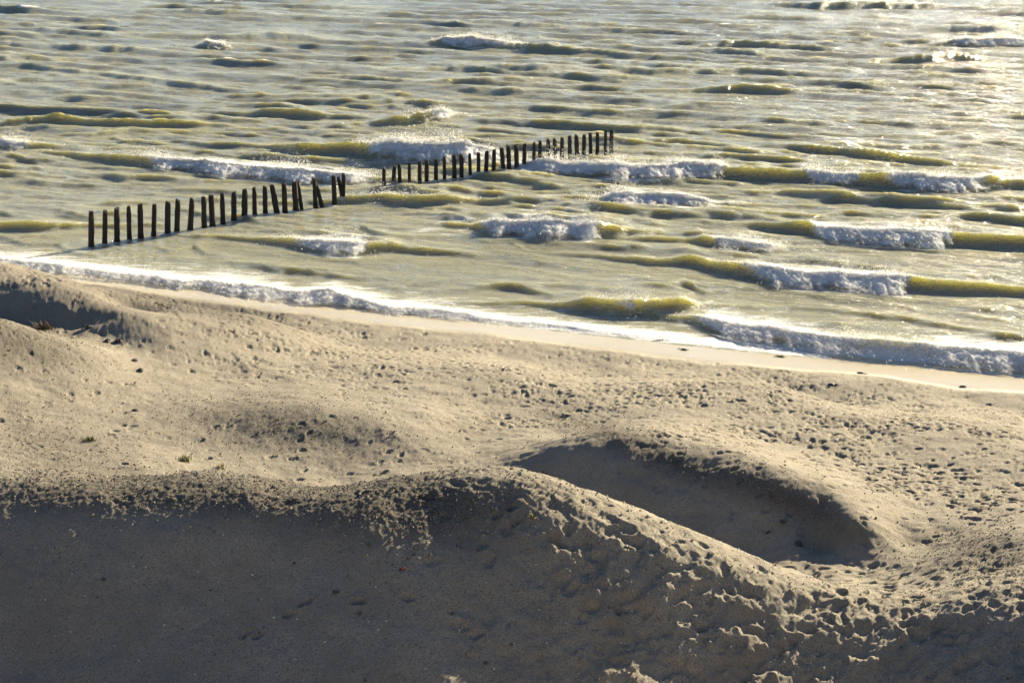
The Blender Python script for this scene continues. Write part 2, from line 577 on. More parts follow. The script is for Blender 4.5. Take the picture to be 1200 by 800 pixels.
# breakers: crest points in the photograph (x, y, height in m, how much of it is white)
BREAKERS = [
    ('b1', [(70, 178, .25, 0), (120, 181, .35, 0), (160, 184, .45, .3), (200, 187, .5, 1), (260, 192, .5, 1), (330, 198, .5, 1), (400, 204, .45, 1), (430, 206, .25, .7)]),
    ('b1b', [(-60, 166, .5, 1), (0, 165, .45, 1), (28, 167, .45, .7), (50, 170, .35, 0), (80, 173, .15, 0)]),
    ('b2', [(320, 171, .2, 0), (350, 169, .6, 0), (400, 167, .7, 0), (430, 166, .85, .5), (450, 166, 1.0, 1), (500, 168, 1.05, 1), (545, 169, 1.0, 1), (575, 176, .5, 1), (590, 182, .2, .6)]),
    ('b3', [(612, 193, .3, 1), (640, 190, .5, 1), (700, 193, .6, 1), (760, 195, .6, 1), (815, 192, .65, 1), (842, 194, .65, .8), (860, 197, .6, 0), (930, 200, .65, 0), (950, 199, .65, .9),
            (1000, 202, .65, .8), (1015, 202, .75, 0), (1030, 203, .75, .2), (1050, 205, .7, 1), (1130, 209, .7, 1), (1160, 208, .65, .4), (1185, 211, .4, 0), (1230, 214, .2, 0)]),
    ('b4', [(705, 232, .2, .6), (722, 228, .45, 1), (760, 228, .5, 1), (800, 232, .4, 1), (840, 236, .2, .6)]),
    ('b5', [(555, 262, .2, .2), (580, 259, .5, 1), (640, 260, .6, 1), (690, 264, .55, 1), (712, 262, .55, .1), (740, 268, .3, 0), (790, 273, .12, 0)]),
    ('b6', [(900, 262, .2, 0), (945, 263, .3, 0), (960, 265, .45, 1), (1010, 268, .55, 1), (1080, 272, .55, 1), (1108, 272, .5, .8), (1125, 273, .5, 0), (1240, 278, .45, 0)]),
    ('b7', [(805, 280, .2, 0), (825, 277, .4, 0), (845, 280, .35, .8), (900, 286, .3, .7), (925, 289, .1, .2)]),
    ('b8', [(300, 279, .15, 0), (345, 279, .3, .5), (370, 282, .35, .9), (420, 286, .4, 1), (440, 284, .4, .1), (470, 288, .2, 0)]),
    ('b9', [(380, 234, .15, 0), (450, 228, .3, .35), (480, 230, .45, .2), (530, 229, .45, 0), (560, 233, .2, 0)]),
    ('b10', [(770, 303, .2, 0), (815, 301, .35, 0), (860, 308, .4, .3), (900, 314, .45, 1), (960, 320, .45, 1), (1050, 324, .45, 1), (1070, 325, .45, .2), (1130, 330, .4, 0), (1240, 340, .3, 0)]),
    ('b11', [(640, 353, .15, 0), (690, 351, .35, .1), (740, 355, .4, .6), (765, 353, .45, .1), (800, 352, .4, 0), (822, 356, .15, 0)]),
    ('b12', [(815, 369, .2, .5), (840, 374, .3, 1), (900, 384, .36, 1), (960, 391, .4, .85), (1020, 397, .46, .55), (1080, 401, .48, .6), (1130, 407, .42, 1), (1200, 414, .4, 1), (1300, 427, .4, 1)]),
    ('b13', [(-60, 299, .3, 1), (20, 306, .3, 1), (80, 311, .32, .8), (110, 314, .34, .7), (180, 324, .28, .9), (240, 330, .22, 1), (300, 335, .26, .95), (340, 341, .22, .8), (385, 341, .36, 1), (415, 349, .26, 1),
             (450, 357, .18, .9), (500, 364, .15, .8), (560, 371, .12, .7), (640, 380, .10, .6)]),
    ('b14', [(500, 50, .2, 0), (525, 45, .6, 1), (550, 46, .75, 1), (585, 50, .5, .8), (620, 55, .4, 0), (660, 54, .3, 0)]),
    ('b15', [(430, 143, .2, 0), (460, 137, .55, 0), (500, 133, .6, .3), (520, 131, .5, .9), (535, 134, .2, .4)]),
    ('b16', [(1090, 51, .3, 0), (1130, 47, .5, .9), (1180, 47, .5, .9), (1230, 51, .3, .8)]),
    ('b17', [(800, 105, .2, 0), (850, 100, .5, 0), (890, 99, .6, 0), (920, 104, .3, 0)]),
    ('b18', [(980, 176, .2, 0), (1000, 173, .55, 0), (1040, 180, .45, 0), (1080, 184, .5, 0), (1120, 190, .3, 0), (1180, 196, .15, 0)]),
    ('b19', [(0, 144, .2, 0), (40, 136, .5, 0), (70, 133, .65, 0), (110, 140, .4, 0), (160, 141, .5, 0), (210, 140, .5, 0), (250, 145, .2, 0)]),
    ('b20', [(280, 131, .2, 0), (320, 128, .45, 0), (350, 128, .45, 0), (390, 135, .2, 0)]),
    ('b21', [(920, 5, .3, 0), (960, 3, .8, 0), (1010, 2, .8, .2), (1070, 5, .6, .4), (1110, 6, .3, 0)]),
    ('b22', [(230, 54, .2, 0), (242, 50, .5, .8), (260, 54, .3, .5), (275, 58, .1, 0)]),
    ('b23', [(600, 58, .2, 0), (640, 53, .6, 0), (690, 57, .4, 0), (740, 64, .2, 0)]),
    ('b24', [(-20, 262, .3, 0), (40, 259, .4, 0), (80, 262, .2, 0)]),
    ('b25', [(800, 55, .2, 0), (860, 49, .5, 0), (930, 52, .5, 0), (1000, 57, .2, 0)]),
    ('b26', [(1020, 72, .3, 0), (1080, 66, .6, 0), (1120, 63, .55, .3), (1160, 72, .2, 0)]),
]
BR = []


def add_breaker(nm, W, soft=1.0, ext=6.0):
    W = W[np.argsort(W[:, 0])]
    sl = np.polyfit(W[:, 0], W[:, 1], 1)[0] if len(W) > 1 and np.ptp(W[:, 0]) > 2 else -0.35
    sl = float(np.clip(sl, -0.9, 0.35))
    lo = [W[0, 0] - ext, W[0, 1] - sl * ext, 0, 0]; lo2 = [W[0, 0] - 0.4 * ext, W[0, 1] - 0.4 * sl * ext, 0.6 * W[0, 2], 0]
    hi = [W[-1, 0] + ext, W[-1, 1] + sl * ext, 0, 0]; hi2 = [W[-1, 0] + 0.4 * ext, W[-1, 1] + 0.4 * sl * ext, 0.6 * W[-1, 2], 0]
    BR.append((nm, np.array([lo, lo2] + W.tolist() + [hi2, hi]), soft))


for nm, pts in BREAKERS:
    W = np.array([list(at_z(px, py, h * 0.85)[:2]) + [h, f] for px, py, h, f in pts])
    add_breaker(nm, W, 1 + 0.8 * float(smooth(110, 190, W[:, 1].mean())))
# the chop between them: many short steep crests of the same kind, most of them unbroken
_g = np.random.default_rng(23)
for k in range(600):
    y0 = 1 / _g.uniform(1 / 232.0, 1 / 56.0)
    x0 = _g.uniform(-0.34, 0.34) * y0
    s0 = -float(shore(x0, y0))
    if s0 < 3.5:
        continue
    L = (1 + 0.8 * smooth(90, 190, y0)) * _g.uniform(1.5, 5.5) * (0.6 + 0.5 * smooth(5, 40, s0)); sl = -0.34 + _g.normal(0, 0.22)
    h0 = (0.05 + 0.20 * _g.random() ** 1.7) * (0.45 + 0.65 * smooth(4, 30, s0)) * (1 + 0.75 * smooth(90, 190, y0))
    near_b = min(abs(np.interp(x0, W[:, 0], W[:, 1]) - y0) if W[0, 0] < x0 < W[-1, 0] else 99 for _, W, sf in BR[:len(BREAKERS)])
    if near_b < 1.6:
        continue
    cap = _g.random() < 0.10
    xs_ = np.linspace(-L, L, 5)
    W = np.stack([x0 + xs_, y0 + sl * xs_ + _g.normal(0, 0.35, 5), h0 * (0.45 + 0.55 * np.exp(-(xs_ / L) ** 2 * 1.2)) * _g.uniform(0.8, 1.2, 5), 0.0 * xs_ + (0.22 if cap else 0.0)], 1)
    add_breaker('chop', W, 1 + 1.0 * float(smooth(95, 190, y0)), 0.7 * L)


def crest(W, x):
    yc = np.interp(x, W[:, 0], W[:, 1]) + 0.22 * vnoise(x * 0.8 + W[0, 1] * 3, x * 0 + W[0, 1], 3) + 0.08 * vnoise(x * 2.5, x * 0 + W[0, 1], 4)
    H = np.interp(x, W[:, 0], W[:, 2], 0, 0)
    H = H * (1 + 0.16 * vnoise(x * 1.1, x * 0 + W[0, 1] * 1.7, 6))
    F = np.interp(x, W[:, 0], W[:, 3], 0, 0)
    return yc, H, F


def profile(n, H, soft=1.0, chop=False):
    """n: metres seaward (+) of the crest; returns height"""
    hs = np.maximum(H, 1e-3) ** 0.5
    wf, wb = soft * (0.50 * hs + 0.12), soft * (0.75 * hs + 0.3)
    if chop:
        wf = wf * 1.3
        wb = wb * 1.1
    front = 0.7 * np.exp(-(np.minimum(n, 0) / wf) ** 2) + 0.3 * np.exp(np.minimum(n, 0) / wf)
    back = 0.60 * np.exp(-np.maximum(n, 0) / (0.8 * wb)) + 0.40 * np.exp(-(np.maximum(n, 0) / (3.6 * wb)) ** 2)
    return H * np.where(n < 0, front, back) - 0.16 * H * np.exp(-((n + 2.4 * wf) / (1.2 * wf)) ** 2)


def sea_surface(x, y, foam_out=False):
    """rest position -> moved position of the water; Gerstner sea plus the breakers"""
    shp = x.shape
    x = x.ravel().astype(float); y = y.ravel().astype(float)
    s = -shore(x, y)                              # metres out to sea
    sh = 0.18 + 0.82 * smooth(2.0, 26.0, s)
    dx = np.zeros_like(x); dy = np.zeros_like(x); dz = np.zeros_like(x)
    dd = np.maximum(y, 30.0) ** 2 * ROWSTEP
    gust = 0.8 * (1 + 1.0 * smooth(90, 180, y)) * (0.75 + 0.5 * fbm(x * 0.03, y * 0.02, 2, 10))
    for k, th, a, ph in comps:
        lam = 2 * math.pi / k
        w = a * smooth(1.2, 3.0, lam / dd) * sh * gust
        q = k * (x * math.cos(th) + y * math.sin(th)) + ph
        sn, cs = np.sin(q), np.cos(q)
        dz += w * cs
        dx -= 0.85 * w * math.cos(th) * sn; dy -= 0.85 * w * math.sin(th) * sn
    fo = np.zeros_like(x)
    tu_glow = 0.55 * smooth(0.10, 0.32, dz / (sh + 0.05))
    damp = np.zeros_like(x)
    bz = np.zeros_like(x); by = np.zeros_like(x)
    for nm, W, soft in BR:
        sel = np.where((x > W[0, 0] - 1) & (x < W[-1, 0] + 1) & (y > W[:, 1].min() - 6) & (y < W[:, 1].max() + 9))[0]
        if not len(sel):
            continue
        yc, H, F = crest(W, x[sel])
        n = y[sel] - yc
        p = profile(n, H, soft, nm == 'chop')
        bz[sel] += p
        by[sel] -= 0.55 * np.maximum(p, 0) ** 2 / np.maximum(H, 0.05)
        tu_glow[sel] = np.maximum(tu_glow[sel], np.exp(-((n + 0.35) / 1.5) ** 2) * np.minimum(H * 4, 1))  # crests get a paler colour that paints in their backlit glow
        damp[sel] = np.maximum(damp[sel], np.exp(-(n / 2.2) ** 2) * np.minimum(H * 2.5, 1))
        # white on the crest, and a torn trail left behind it
        tr = 0.62 * F * np.exp(-(np.maximum(n - 0.3, 0) / 3.6) ** 2) * (n > -0.2)
        core = F * np.exp(-((n + 0.1) / 0.5) ** 2)
        ft = 0.55 * F * np.exp(-((n + 1.5) / 0.9) ** 2)
        lip = 0.30 * smooth(0.1, 0.3, H) * np.exp(-((n - 0.05) / 0.22) ** 2) * np.minimum(H * 2, 1)
        fo[sel] = np.maximum(fo[sel], np.maximum(np.maximum(core, tr), np.maximum(lip, ft)))
    k_ = 1 - 0.75 * damp
    X, Y, Z = x + dx * k_, y + dy * k_ + by, dz * k_ + bz
    X = np.where(s < -4, x, X)
    Z = Z * smooth(-1.5, 0.6, s) + 0.03 - 0.5 * smooth(-0.3, -4.0, s)
    if foam_out:
        cap = smooth(0.20, 0.44, dz * k_ / (sh + 0.05) + 0.10 * fbm(x * 0.8, y * 0.5, 2, 13)) * 0.8
        edge = 0.66 * np.exp(-((s - 0.2) / 0.8) ** 2) + 0.36 * np.exp(-((s - 2.2) / 2.0) ** 2)
        patch = 0.20 * smooth(-0.2, 0.6, fbm(x * 0.5, y * 0.9, 4, 12, 0.65)) + 0.26 * smooth(0.1, 0.6, fbm(x * 0.10, y * 0.2, 3, 14)) * np.exp(-np.maximum(s - 18, 0) / 22) * (s > -1)
        fo = np.clip(np.maximum.reduce([fo, cap, edge, patch]), 0, 1)
        tu_glow = np.maximum(tu_glow, 0.5 * np.exp(-np.maximum(s, 0) / 6.0))     # sand stirred up near the beach; crests and breakers carry painted backlit glow
        return np.stack([X, Y, Z], -1).reshape(shp + (3,)), fo.reshape(shp), np.clip(tu_glow, 0, 1).reshape(shp)
    return np.stack([X, Y, Z], -1).reshape(shp + (3,))


# groyne posts measured in the photograph: top x, top y, base x, base y, width (in enlarged crops)
ROW1 = [(60, 243, 60, 390, 20), (117, 238, 115, 374, 18), (165, 227, 166, 366, 20), (214, 220, 218, 348, 16), (262, 213, 265, 344, 20), (321, 212, 318, 341, 17),
        (377, 200, 376, 336, 20), (418, 193, 413, 330, 19), (476, 188, 468, 329, 19), (524, 182, 527, 322, 18), (556, 173, 562, 312, 20), (602, 168, 605, 290, 17),
        (650, 162, 650, 270, 19), (695, 149, 693, 258, 21), (733, 144, 736, 250, 16), (777, 139, 780, 245, 17), (808, 132, 828, 248, 20), (857, 125, 862, 255, 18),
        (901, 121, 907, 245, 20), (914, 118, 930, 235, 13), (982, 106, 987, 220, 15), (990, 125, 1013, 218, 14), (1062, 96, 1067, 212, 17), (1082, 100, 1102, 185, 14), (1105, 88, 1103, 185, 14)]
ROW2 = [(113, 214, 113, 318, 15), (158, 208, 152, 320, 15), (180, 199, 182, 318, 14), (224, 193, 223, 312, 12), (269, 188, 270, 305, 15), (300, 182, 300, 285, 16),
        (342, 178, 341, 280, 15), (378, 166, 378, 270, 13), (420, 161, 422, 262, 16), (452, 157, 453, 258, 16), (489, 153, 492, 256, 13), (528, 147, 528, 254, 14),
        (565, 141, 561, 250, 16), (597, 136, 594, 248, 15), (628, 126, 638, 244, 16), (658, 117, 662, 240, 17), (692, 114, 696, 236, 17), (731, 110, 727, 234, 15),
        (773, 105, 771, 215, 13), (799, 98, 797, 210, 14), (834, 89, 836, 205, 15), (862, 87, 863, 200, 16), (895, 83, 894, 196, 15), (928, 74, 930, 192, 15), (958, 72, 963, 188, 16),
        (993, 69, 990, 184, 15), (1019, 62, 1022, 178, 14), (1050, 59, 1050, 172, 14), (1086, 52, 1084, 167, 12), (1113, 49, 1110, 162, 15)]


def row_base(row, ox, oy, sc, c0, c1):
    bx_ = ox + row[2] / sc
    yb = c0[1] + (c1[1] - c0[1]) * (bx_ - c0[0]) / (c1[0] - c0[0])
    return at_z(bx_, yb + (row[3] / sc + oy - yb) * 0.25, 0.0)


ROWDEF1 = (90, 180, 1200 / 340, (107, 290.5), (395, 238))
ROWDEF2 = (420, 140, 3.75, (450, 224.8), (716, 183.2))
BASES = [row_base(r_, *ROWDEF1) for r_ in ROW1] + [row_base(r_, *ROWDEF2) for r_ in ROW2]

winv = np.linspace(1 / 46.0, 1 / 245.0, 600)
WR = np.r_[1 / winv, np.geomspace(255, 7000, 40)]
WU = np.r_[-np.geomspace(3.0, 0.36, 40), np.linspace(-0.35, 0.35, 740), np.geomspace(0.36, 3.0, 40)]
ROWSTEP = float(winv[0] - winv[1])
WX = WU[None, :] * WR[:, None]
WY = np.repeat(WR[:, None], len(WU), 1)
wp, wfoam, wturb_glow = sea_surface(WX, WY, True)
for bb in BASES:
    q = ((WX - bb[0] + 0.10) / 0.42) ** 2 + ((WY - bb[1] + 0.25) / 0.55) ** 2
    wfoam = np.maximum(wfoam, 0.50 * np.exp(-q))
far = smooth(230, 260, WY)
wp[..., 2] *= (1 - far)
wp[..., 0] = wp[..., 0] * (1 - far) + WX * far
wp[..., 1] = wp[..., 1] * (1 - far) + WY * far
sea_me = mesh_from('sea', wp.reshape(-1, 3), grid_faces(len(WR), len(WU)), 4)
attr(sea_me, 'foam', wfoam)
attr(sea_me, 'turbid_glow', wturb_glow)

m = NT('sea_water')
pos = m.pos()
mp = m.n('Mapping')
mp.inputs['Rotation'].default_value = (0, 0, R(20))
mp.inputs['Scale'].default_value = (0.30, 1.0, 1.0)
m.l(pos, mp.inputs['Vector'])
v = mp.outputs['Vector']
def ridge(scale, det):
    f = m.math('SUBTRACT', m.noise(scale, det, 0.6, v), 0.5)
    return m.math('SUBTRACT', 1.0, m.math('MULTIPLY', m.math('ABSOLUTE', f), 2.0))


h = m.math('ADD', m.math('MULTIPLY', ridge(1.3, 5), 0.8), m.math('ADD', m.math('MULTIPLY', ridge(3.4, 4), 0.45), m.math('MULTIPLY', m.noise(8.0, 3, 0.7, v), 0.42)))
nrm = m.bump(h, 1.0, 0.31)
m.b.inputs['Specular IOR Level'].default_value = 0.42
body = m.mix(m.ramp(m.noise(0.12, 3), [(0.35, 0.0), (0.65, 1.0)]), (0.225, 0.218, 0.152), (0.255, 0.247, 0.178))
m.l(m.mix(m.att('turbid_glow'), body, (0.37, 0.360, 0.245)), m.b.inputs['Base Color'])  # paler tint paints the crests' backlit glow and marks stirred sand inshore
m.b.inputs['Roughness'].default_value = 0.11
m.b.inputs['IOR'].default_value = 1.33
m.b.inputs['Subsurface Weight'].default_value = 1.0
m.b.inputs['Subsurface Radius'].default_value = (1.0, 0.91, 0.40)
m.b.inputs['Subsurface Scale'].default_value = 1.9
m.b.inputs['Subsurface Anisotropy'].default_value = 0.6
m.l(nrm, m.b.inputs['Normal'])
fb = m.n('BsdfPrincipled')
fb.inputs['Base Color'].default_value = (0.80, 0.80, 0.78, 1)
fb.inputs['Roughness'].default_value = 0.8
m.l(m.bump(m.noise(9.0, 4, 0.7), 1.0, 0.12), fb.inputs['Normal'])
lace = m.math('ADD', m.math('MULTIPLY', m.noise(2.6, 5, 0.7, v), 0.75), m.math('MULTIPLY', m.noise(14.0, 3, 0.7), 0.35))
thr = m.math('SUBTRACT', 1.02, m.math('MULTIPLY', m.att('foam'), 0.85))
fac = m.math('MULTIPLY', m.math('SUBTRACT', lace, m.math('SUBTRACT', thr, 0.14)), 5.0, True)
ms = m.n('MixShader')
m.l(fac, ms.inputs[0]); m.l(m.b.outputs[0], ms.inputs[1]); m.l(fb.outputs[0], ms.inputs[2])
m.l(ms.outputs[0], m.out.inputs['Surface'])
sea_o = link('sea', sea_me, m.m)
sea_o['kind'] = 'structure'
sea_o['label'] = 'choppy olive green sea with backlit crests'

# foam of the breakers: torn lumpy sheets and flung drops
m = NT('foam')
m.b.inputs['Roughness'].default_value = 0.75
m.b.inputs['Subsurface Weight'].default_value = 0.9
m.b.inputs['Subsurface Radius'].default_value = (1.0, 1.0, 1.0)
m.b.inputs['Subsurface Scale'].default_value = 0.5
m.l(m.mix(m.noise(3.0, 3), (0.90, 0.90, 0.89), (0.95, 0.95, 0.95)), m.b.inputs['Base Color'])
nb_ = m.bump(m.math('ADD', m.noise(9.0, 4, 0.7), m.math('MULTIPLY', m.noise(38.0, 3, 0.7), 0.5)), 1.0, 0.10)
m.l(nb_, m.b.inputs['Normal'])
tear = m.math('ADD', m.math('MULTIPLY', m.noise(5.0, 5, 0.75), 0.7), m.math('MULTIPLY', m.noise(18.0, 4, 0.75), 0.5))
tl = m.n('BsdfTranslucent')
tl.inputs['Color'].default_value = (0.95, 0.95, 0.94, 1)
m1 = m.n('MixShader')
m.l(m.math('MULTIPLY_ADD', m.math('GREATER_THAN', m.att('cover'), 1.5), 0.5), m1.inputs[0])
m1.inputs[0].links[0].from_node.inputs[2].default_value = 0.30
m.l(m.b.outputs[0], m1.inputs[1]); m.l(tl.outputs[0], m1.inputs[2])
m2 = m.n('MixShader')
m.l(m.math('MULTIPLY', m.math('SUBTRACT', tear, m.math('SUBTRACT', 1.03, m.att('cover'))), 2.6, True), m2.inputs[0])
m.l(m.n('BsdfTransparent').outputs[0], m2.inputs[1]); m.l(m1.outputs[0], m2.inputs[2])
m.l(m2.outputs[0], m.out.inputs['Surface'])
FOAM = m.m
OCT = np.array([[1, 0, 0], [-1, 0, 0], [0, 1, 0], [0, -1, 0], [0, 0, 1], [0, 0, -1]], float)
OCTF = np.array([[0, 2, 4], [2, 1, 4], [1, 3, 4], [3, 0, 4], [2, 0, 5], [1, 2, 5], [3, 1, 5], [0, 3, 5]])
TET = np.array([[1, 0, -0.5], [-0.5, 0.87, -0.5], [-0.5, -0.87, -0.5], [0, 0, 1]], float)
TETF = np.array([[0, 1, 3], [1, 2, 3], [2, 0, 3], [1, 0, 2]])


def drops_mesh(name, P, size, tet=False):
    n = len(P)
    B, BF = (TET, TETF) if tet else (OCT, OCTF)
    nb = len(B)
    jit = rng.uniform(0.6, 1.4, (n, nb, 1))
    V = P[:, None, :] + B[None] * size[:, None, None] * jit
    F = (BF[None] + nb * np.arange(n)[:, None, None]).reshape(-1, 3)
    return V.reshape(-1, 3), F


for nm, W, soft in BR:
    if W[:, 3].max() < 0.25:
        continue
    dist = W[:, 1].mean()
    st = max(0.05, dist * 0.0008)
    xs = np.arange(W[0, 0], W[-1, 0], st)
    yc, H, F = crest(W, xs)
    if len(xs) < 6:
        continue
    vs = np.linspace(0, 1, 26)
    ragged = 1 + 0.6 * fbm(xs * 0.9, xs * 0 + dist, 4, 9, 0.65)
    reach_f = (2.7 * np.sqrt(np.maximum(H, 0.02)) + 0.35) * ragged
    N = 0.7 - vs[:, None] * (0.7 + reach_f[None, :])
    Xg = np.repeat(xs[None, :], len(vs), 0)
    Yg = yc[None, :] + N
    S3 = sea_surface(Xg, Yg)
    Hh = np.repeat(H[None, :], len(vs), 0)
    Fb = np.repeat(F[None, :], len(vs), 0)
    body = np.sin(np.pi * np.clip(vs, 0, 1) ** 0.85)[:, None] ** 0.8
    q1 = np.abs(fbm(Xg * 2.6, Yg * 2.2 + 3, 3, 2, 0.6)) * 2.0
    q2 = np.abs(fbm(Xg * 7.5, Yg * 7.5, 2, 5, 0.65)) * 2.0
    lump = body * Fb * np.sqrt(np.maximum(Hh, 0)) * (0.03 + 0.10 * q1 + 0.08 * q2)
    spike = np.exp(-((N - 0.02) / 0.2) ** 2) * (np.maximum(0, vnoise(Xg * 2.9, Yg * 0 + dist, 1)) ** 2 * 0.16 + np.maximum(0, vnoise(Xg * 8, Yg * 3 + dist, 3)) ** 2 * 0.12) * Hh * Fb
    tt = np.clip(-(N + 0.05) / reach_f[None, :], 0, 1)
    rampz = np.where(N > -0.05, -9.0, Hh * (0.95 - 0.95 * tt ** 1.15))
    S3[..., 2] = np.maximum(S3[..., 2], rampz * np.minimum(1.2 * Fb, 1)) + lump * 0.75 + spike + 0.012
    S3[..., 1] -= 0.45 * lump
    S3[..., 0] += 0.4 * lump * vnoise(Xg * 3, Yg * 3, 8)
    cover = Fb * (0.12 + 0.75 * body) + 0.30 * fbm(Xg * 1.3, N * 2.0 + dist, 3, 11, 0.6)
    cover *= smooth(0, 0.08, vs)[:, None] * smooth(1.0, 0.9, vs)[:, None] * smooth(0.05, 0.15, Hh)
    keep = (cover[:-1, :-1] > 0.12) | (cover[1:, 1:] > 0.12)
    f = grid_faces(len(vs), len(xs), keep)
    tri = np.r_[f[:, [0, 1, 2]], f[:, [0, 2, 3]]]
    V = [S3.reshape(-1, 3)]; T = [tri]; off = len(V[0])
    # drops thrown up along the crest and ahead of the toe
    nd = int(750 * (xs[-1] - xs[0]) * F.mean())
    ii = rng.choice(len(xs), nd, p=(F * H + 1e-6) / (F * H + 1e-6).sum())
    up = rng.exponential(0.11, nd) * (0.4 + H[ii]) * 1.3 * np.maximum(0.25, 0.9 + 1.1 * vnoise(xs[ii] * 0.9, xs[ii] * 0 + dist, 2))
    nn = rng.normal(0.02, 0.30, nd)
    p0 = sea_surface(xs[ii], yc[ii] + nn)
    Pd = np.stack([p0[:, 0] + rng.normal(0, 0.1, nd), p0[:, 1] + 0.3 * up, p0[:, 2] + up], -1)
    dv, df = drops_mesh('d', Pd, rng.uniform(0.006, 0.020, nd) * (dist / 75), True)
    V.append(dv); T.append(df + off)
    # froth: bubbles and flecks lying all over the tumbling sheet and ahead of it
    wgt = np.maximum(cover, 0).ravel() ** 1.0 * (0.15 + q2.ravel())
    nf_ = int(60 * (xs[-1] - xs[0]) * F.mean())
    kk = rng.choice(len(wgt), nf_, p=wgt / wgt.sum())
    Pf = S3.reshape(-1, 3)[kk] + rng.normal(0, 1, (nf_, 3)) * np.array([0.06, 0.07, 0.015]) + np.array([0, 0, 0.02])
    fv, ff = drops_mesh('f', Pf, rng.uniform(0.010, 0.030, nf_) * (dist / 75), True)
    V.append(fv); T.append(ff + off + len(dv))
    V = np.concatenate(V); T = np.concatenate(T)
    used = np.unique(T)
    remap = np.full(len(V), -1); remap[used] = np.arange(len(used))
    cov = np.r_[cover.ravel(), np.full(len(V) - off, 2.0)]
    me = mesh_from('breaker_foam', V[used], remap[T].ravel(), 3)
    attr(me, 'cover', cov[used])
    o = link('breaker_foam', me, FOAM)
    o['kind'] = 'stuff'
    o['label'] = 'white foam tumbling on a breaking wave'

# ------------------------------------------------------------------ groyne posts
def wood(name, c0, c1):
    m = NT(name)
    mp = m.n('Mapping'); mp.inputs['Scale'].default_value = (1, 1, 0.12)
    tc = m.n('TexCoord')
    m.l(tc.outputs['Object'], mp.inputs['Vector'])
    g = m.noise(26.0, 4, 0.7, mp.outputs['Vector'])
    m.l(m.mix(m.ramp(g, [(0.35, 0.0), (0.7, 1.0)]), c0, c1), m.b.inputs['Base Color'])
    m.b.inputs['Roughness'].default_value = 0.7
    m.b.inputs['Specular IOR Level'].default_value = 0.2
    m.l(m.bump(g, 0.9, 0.03), m.b.inputs['Normal'])
    return m.m


WOOD = wood('weathered_wood', (0.022, 0.019, 0.016), (0.060, 0.050, 0.040))
WOOD_WET = wood('wet_weedy_wood', (0.010, 0.011, 0.008), (0.030, 0.030, 0.020))
WOOD_WET.node_tree.nodes['Principled BSDF'].inputs['Roughness'].default_value = 0.35
WOOD_TOP = wood('split_end_grain', (0.05, 0.045, 0.038), (0.12, 0.105, 0.085))


def post_meshes(rad, length, seed):
    """a rough round pile, slightly tapered and worn, and its split top as a part"""
    g = np.random.default_rng(seed)
    nseg, nz = 12, 12
    V = []; F = []
    for k in range(nz):
        t = k / (nz - 1)
        z = t * length
        for j in range(nseg):
            a = 2 * math.pi * j / nseg
            r = rad * (1.06 - 0.10 * t) * (1 + 0.06 * math.sin(3 * a + seed) + 0.05 * g.standard_normal()) * (1 - 0.12 * (t > 0.98))
            V.append((r * math.cos(a), r * math.sin(a), z + (0.03 * g.standard_normal() if k == nz - 1 else 0)))
    for k in range(nz - 1):
        for j in range(nseg):
            a = k * nseg + j; b = k * nseg + (j + 1) % nseg
            F.append((a, b, b + nseg, a + nseg))
    me = bpy.data.meshes.new('pile'); me.from_pydata(V, [], F); me.update()
    ring = V[-nseg:]
    top = [(x * 0.985, y * 0.985, z + 0.004) for x, y, z in ring] + [(x * 0.5, y * 0.5, z + 0.02 + 0.03 * g.random()) for x, y, z in ring] + [(0, 0, length + 0.03)]
    tf = [(j, (j + 1) % nseg, nseg + (j + 1) % nseg, nseg + j) for j in range(nseg)] + [(nseg + j, nseg + (j + 1) % nseg, 2 * nseg) for j in range(nseg)]
    mt = bpy.data.meshes.new('post_top'); mt.from_pydata(top, [], tf); mt.update()
    BV = []; BF = []
    for k, z in enumerate((length * 0.25, 1.35, 1.52 + 0.1 * g.random())):
        for j in range(nseg):
            a = 2 * math.pi * j / nseg
            r = rad * 1.06 * (1.0 + 0.06 * math.sin(3 * a + seed)) + (0.008 if k < 2 else 0.003) + 0.003 * g.standard_normal()
            BV.append((r * math.cos(a), r * math.sin(a), z + (0.06 * g.standard_normal() if k == 2 else 0)))
    for k in range(2):
        for j in range(nseg):
            a = k * nseg + j; b = k * nseg + (j + 1) % nseg
            BF.append((a, b, b + nseg, a + nseg))
    mb = bpy.data.meshes.new('wet_band'); mb.from_pydata(BV, [], BF); mb.update()
    for p in me.polygons:
        p.use_smooth = True
    return me, mt, mb


ORD = ['first', 'second', 'third', 'fourth', 'fifth', 'sixth', 'seventh', 'eighth', 'ninth', 'tenth', 'eleventh', 'twelfth', 'thirteenth', 'fourteenth', 'fifteenth', 'sixteenth',
       'seventeenth', 'eighteenth', 'nineteenth', 'twentieth', 'twenty-first', 'twenty-second', 'twenty-third', 'twenty-fourth', 'twenty-fifth', 'twenty-sixth', 'twenty-seventh',
       'twenty-eighth', 'twenty-ninth', 'thirtieth']
SPECIAL1 = {0: 'dark timber post at the seaward-left end of the nearer row, lowest in the picture', 16: 'thick post leaning left near the gap end of the nearer row',
            19: 'thin leaning post tucked behind an upright one in the nearer row', 20: 'upright post with a thin slanting prop against it in the nearer row',
            21: 'thin slanting prop leaning against an upright post in the nearer row', 22: 'last lone upright post before the crossed pair of the nearer row',
            23: 'slanting post of the crossed pair that ends the nearer row', 24: 'upright post of the crossed pair that ends the nearer row'}
SPECIAL2 = {0: 'first post of the farther row, just across the gap from the nearer row', 7: 'short post drenched in spray in the farther row, with rounded top',
            8: 'post with spray running down it, beside the short drenched one', 29: 'last and farthest post at the end of the farther row'}


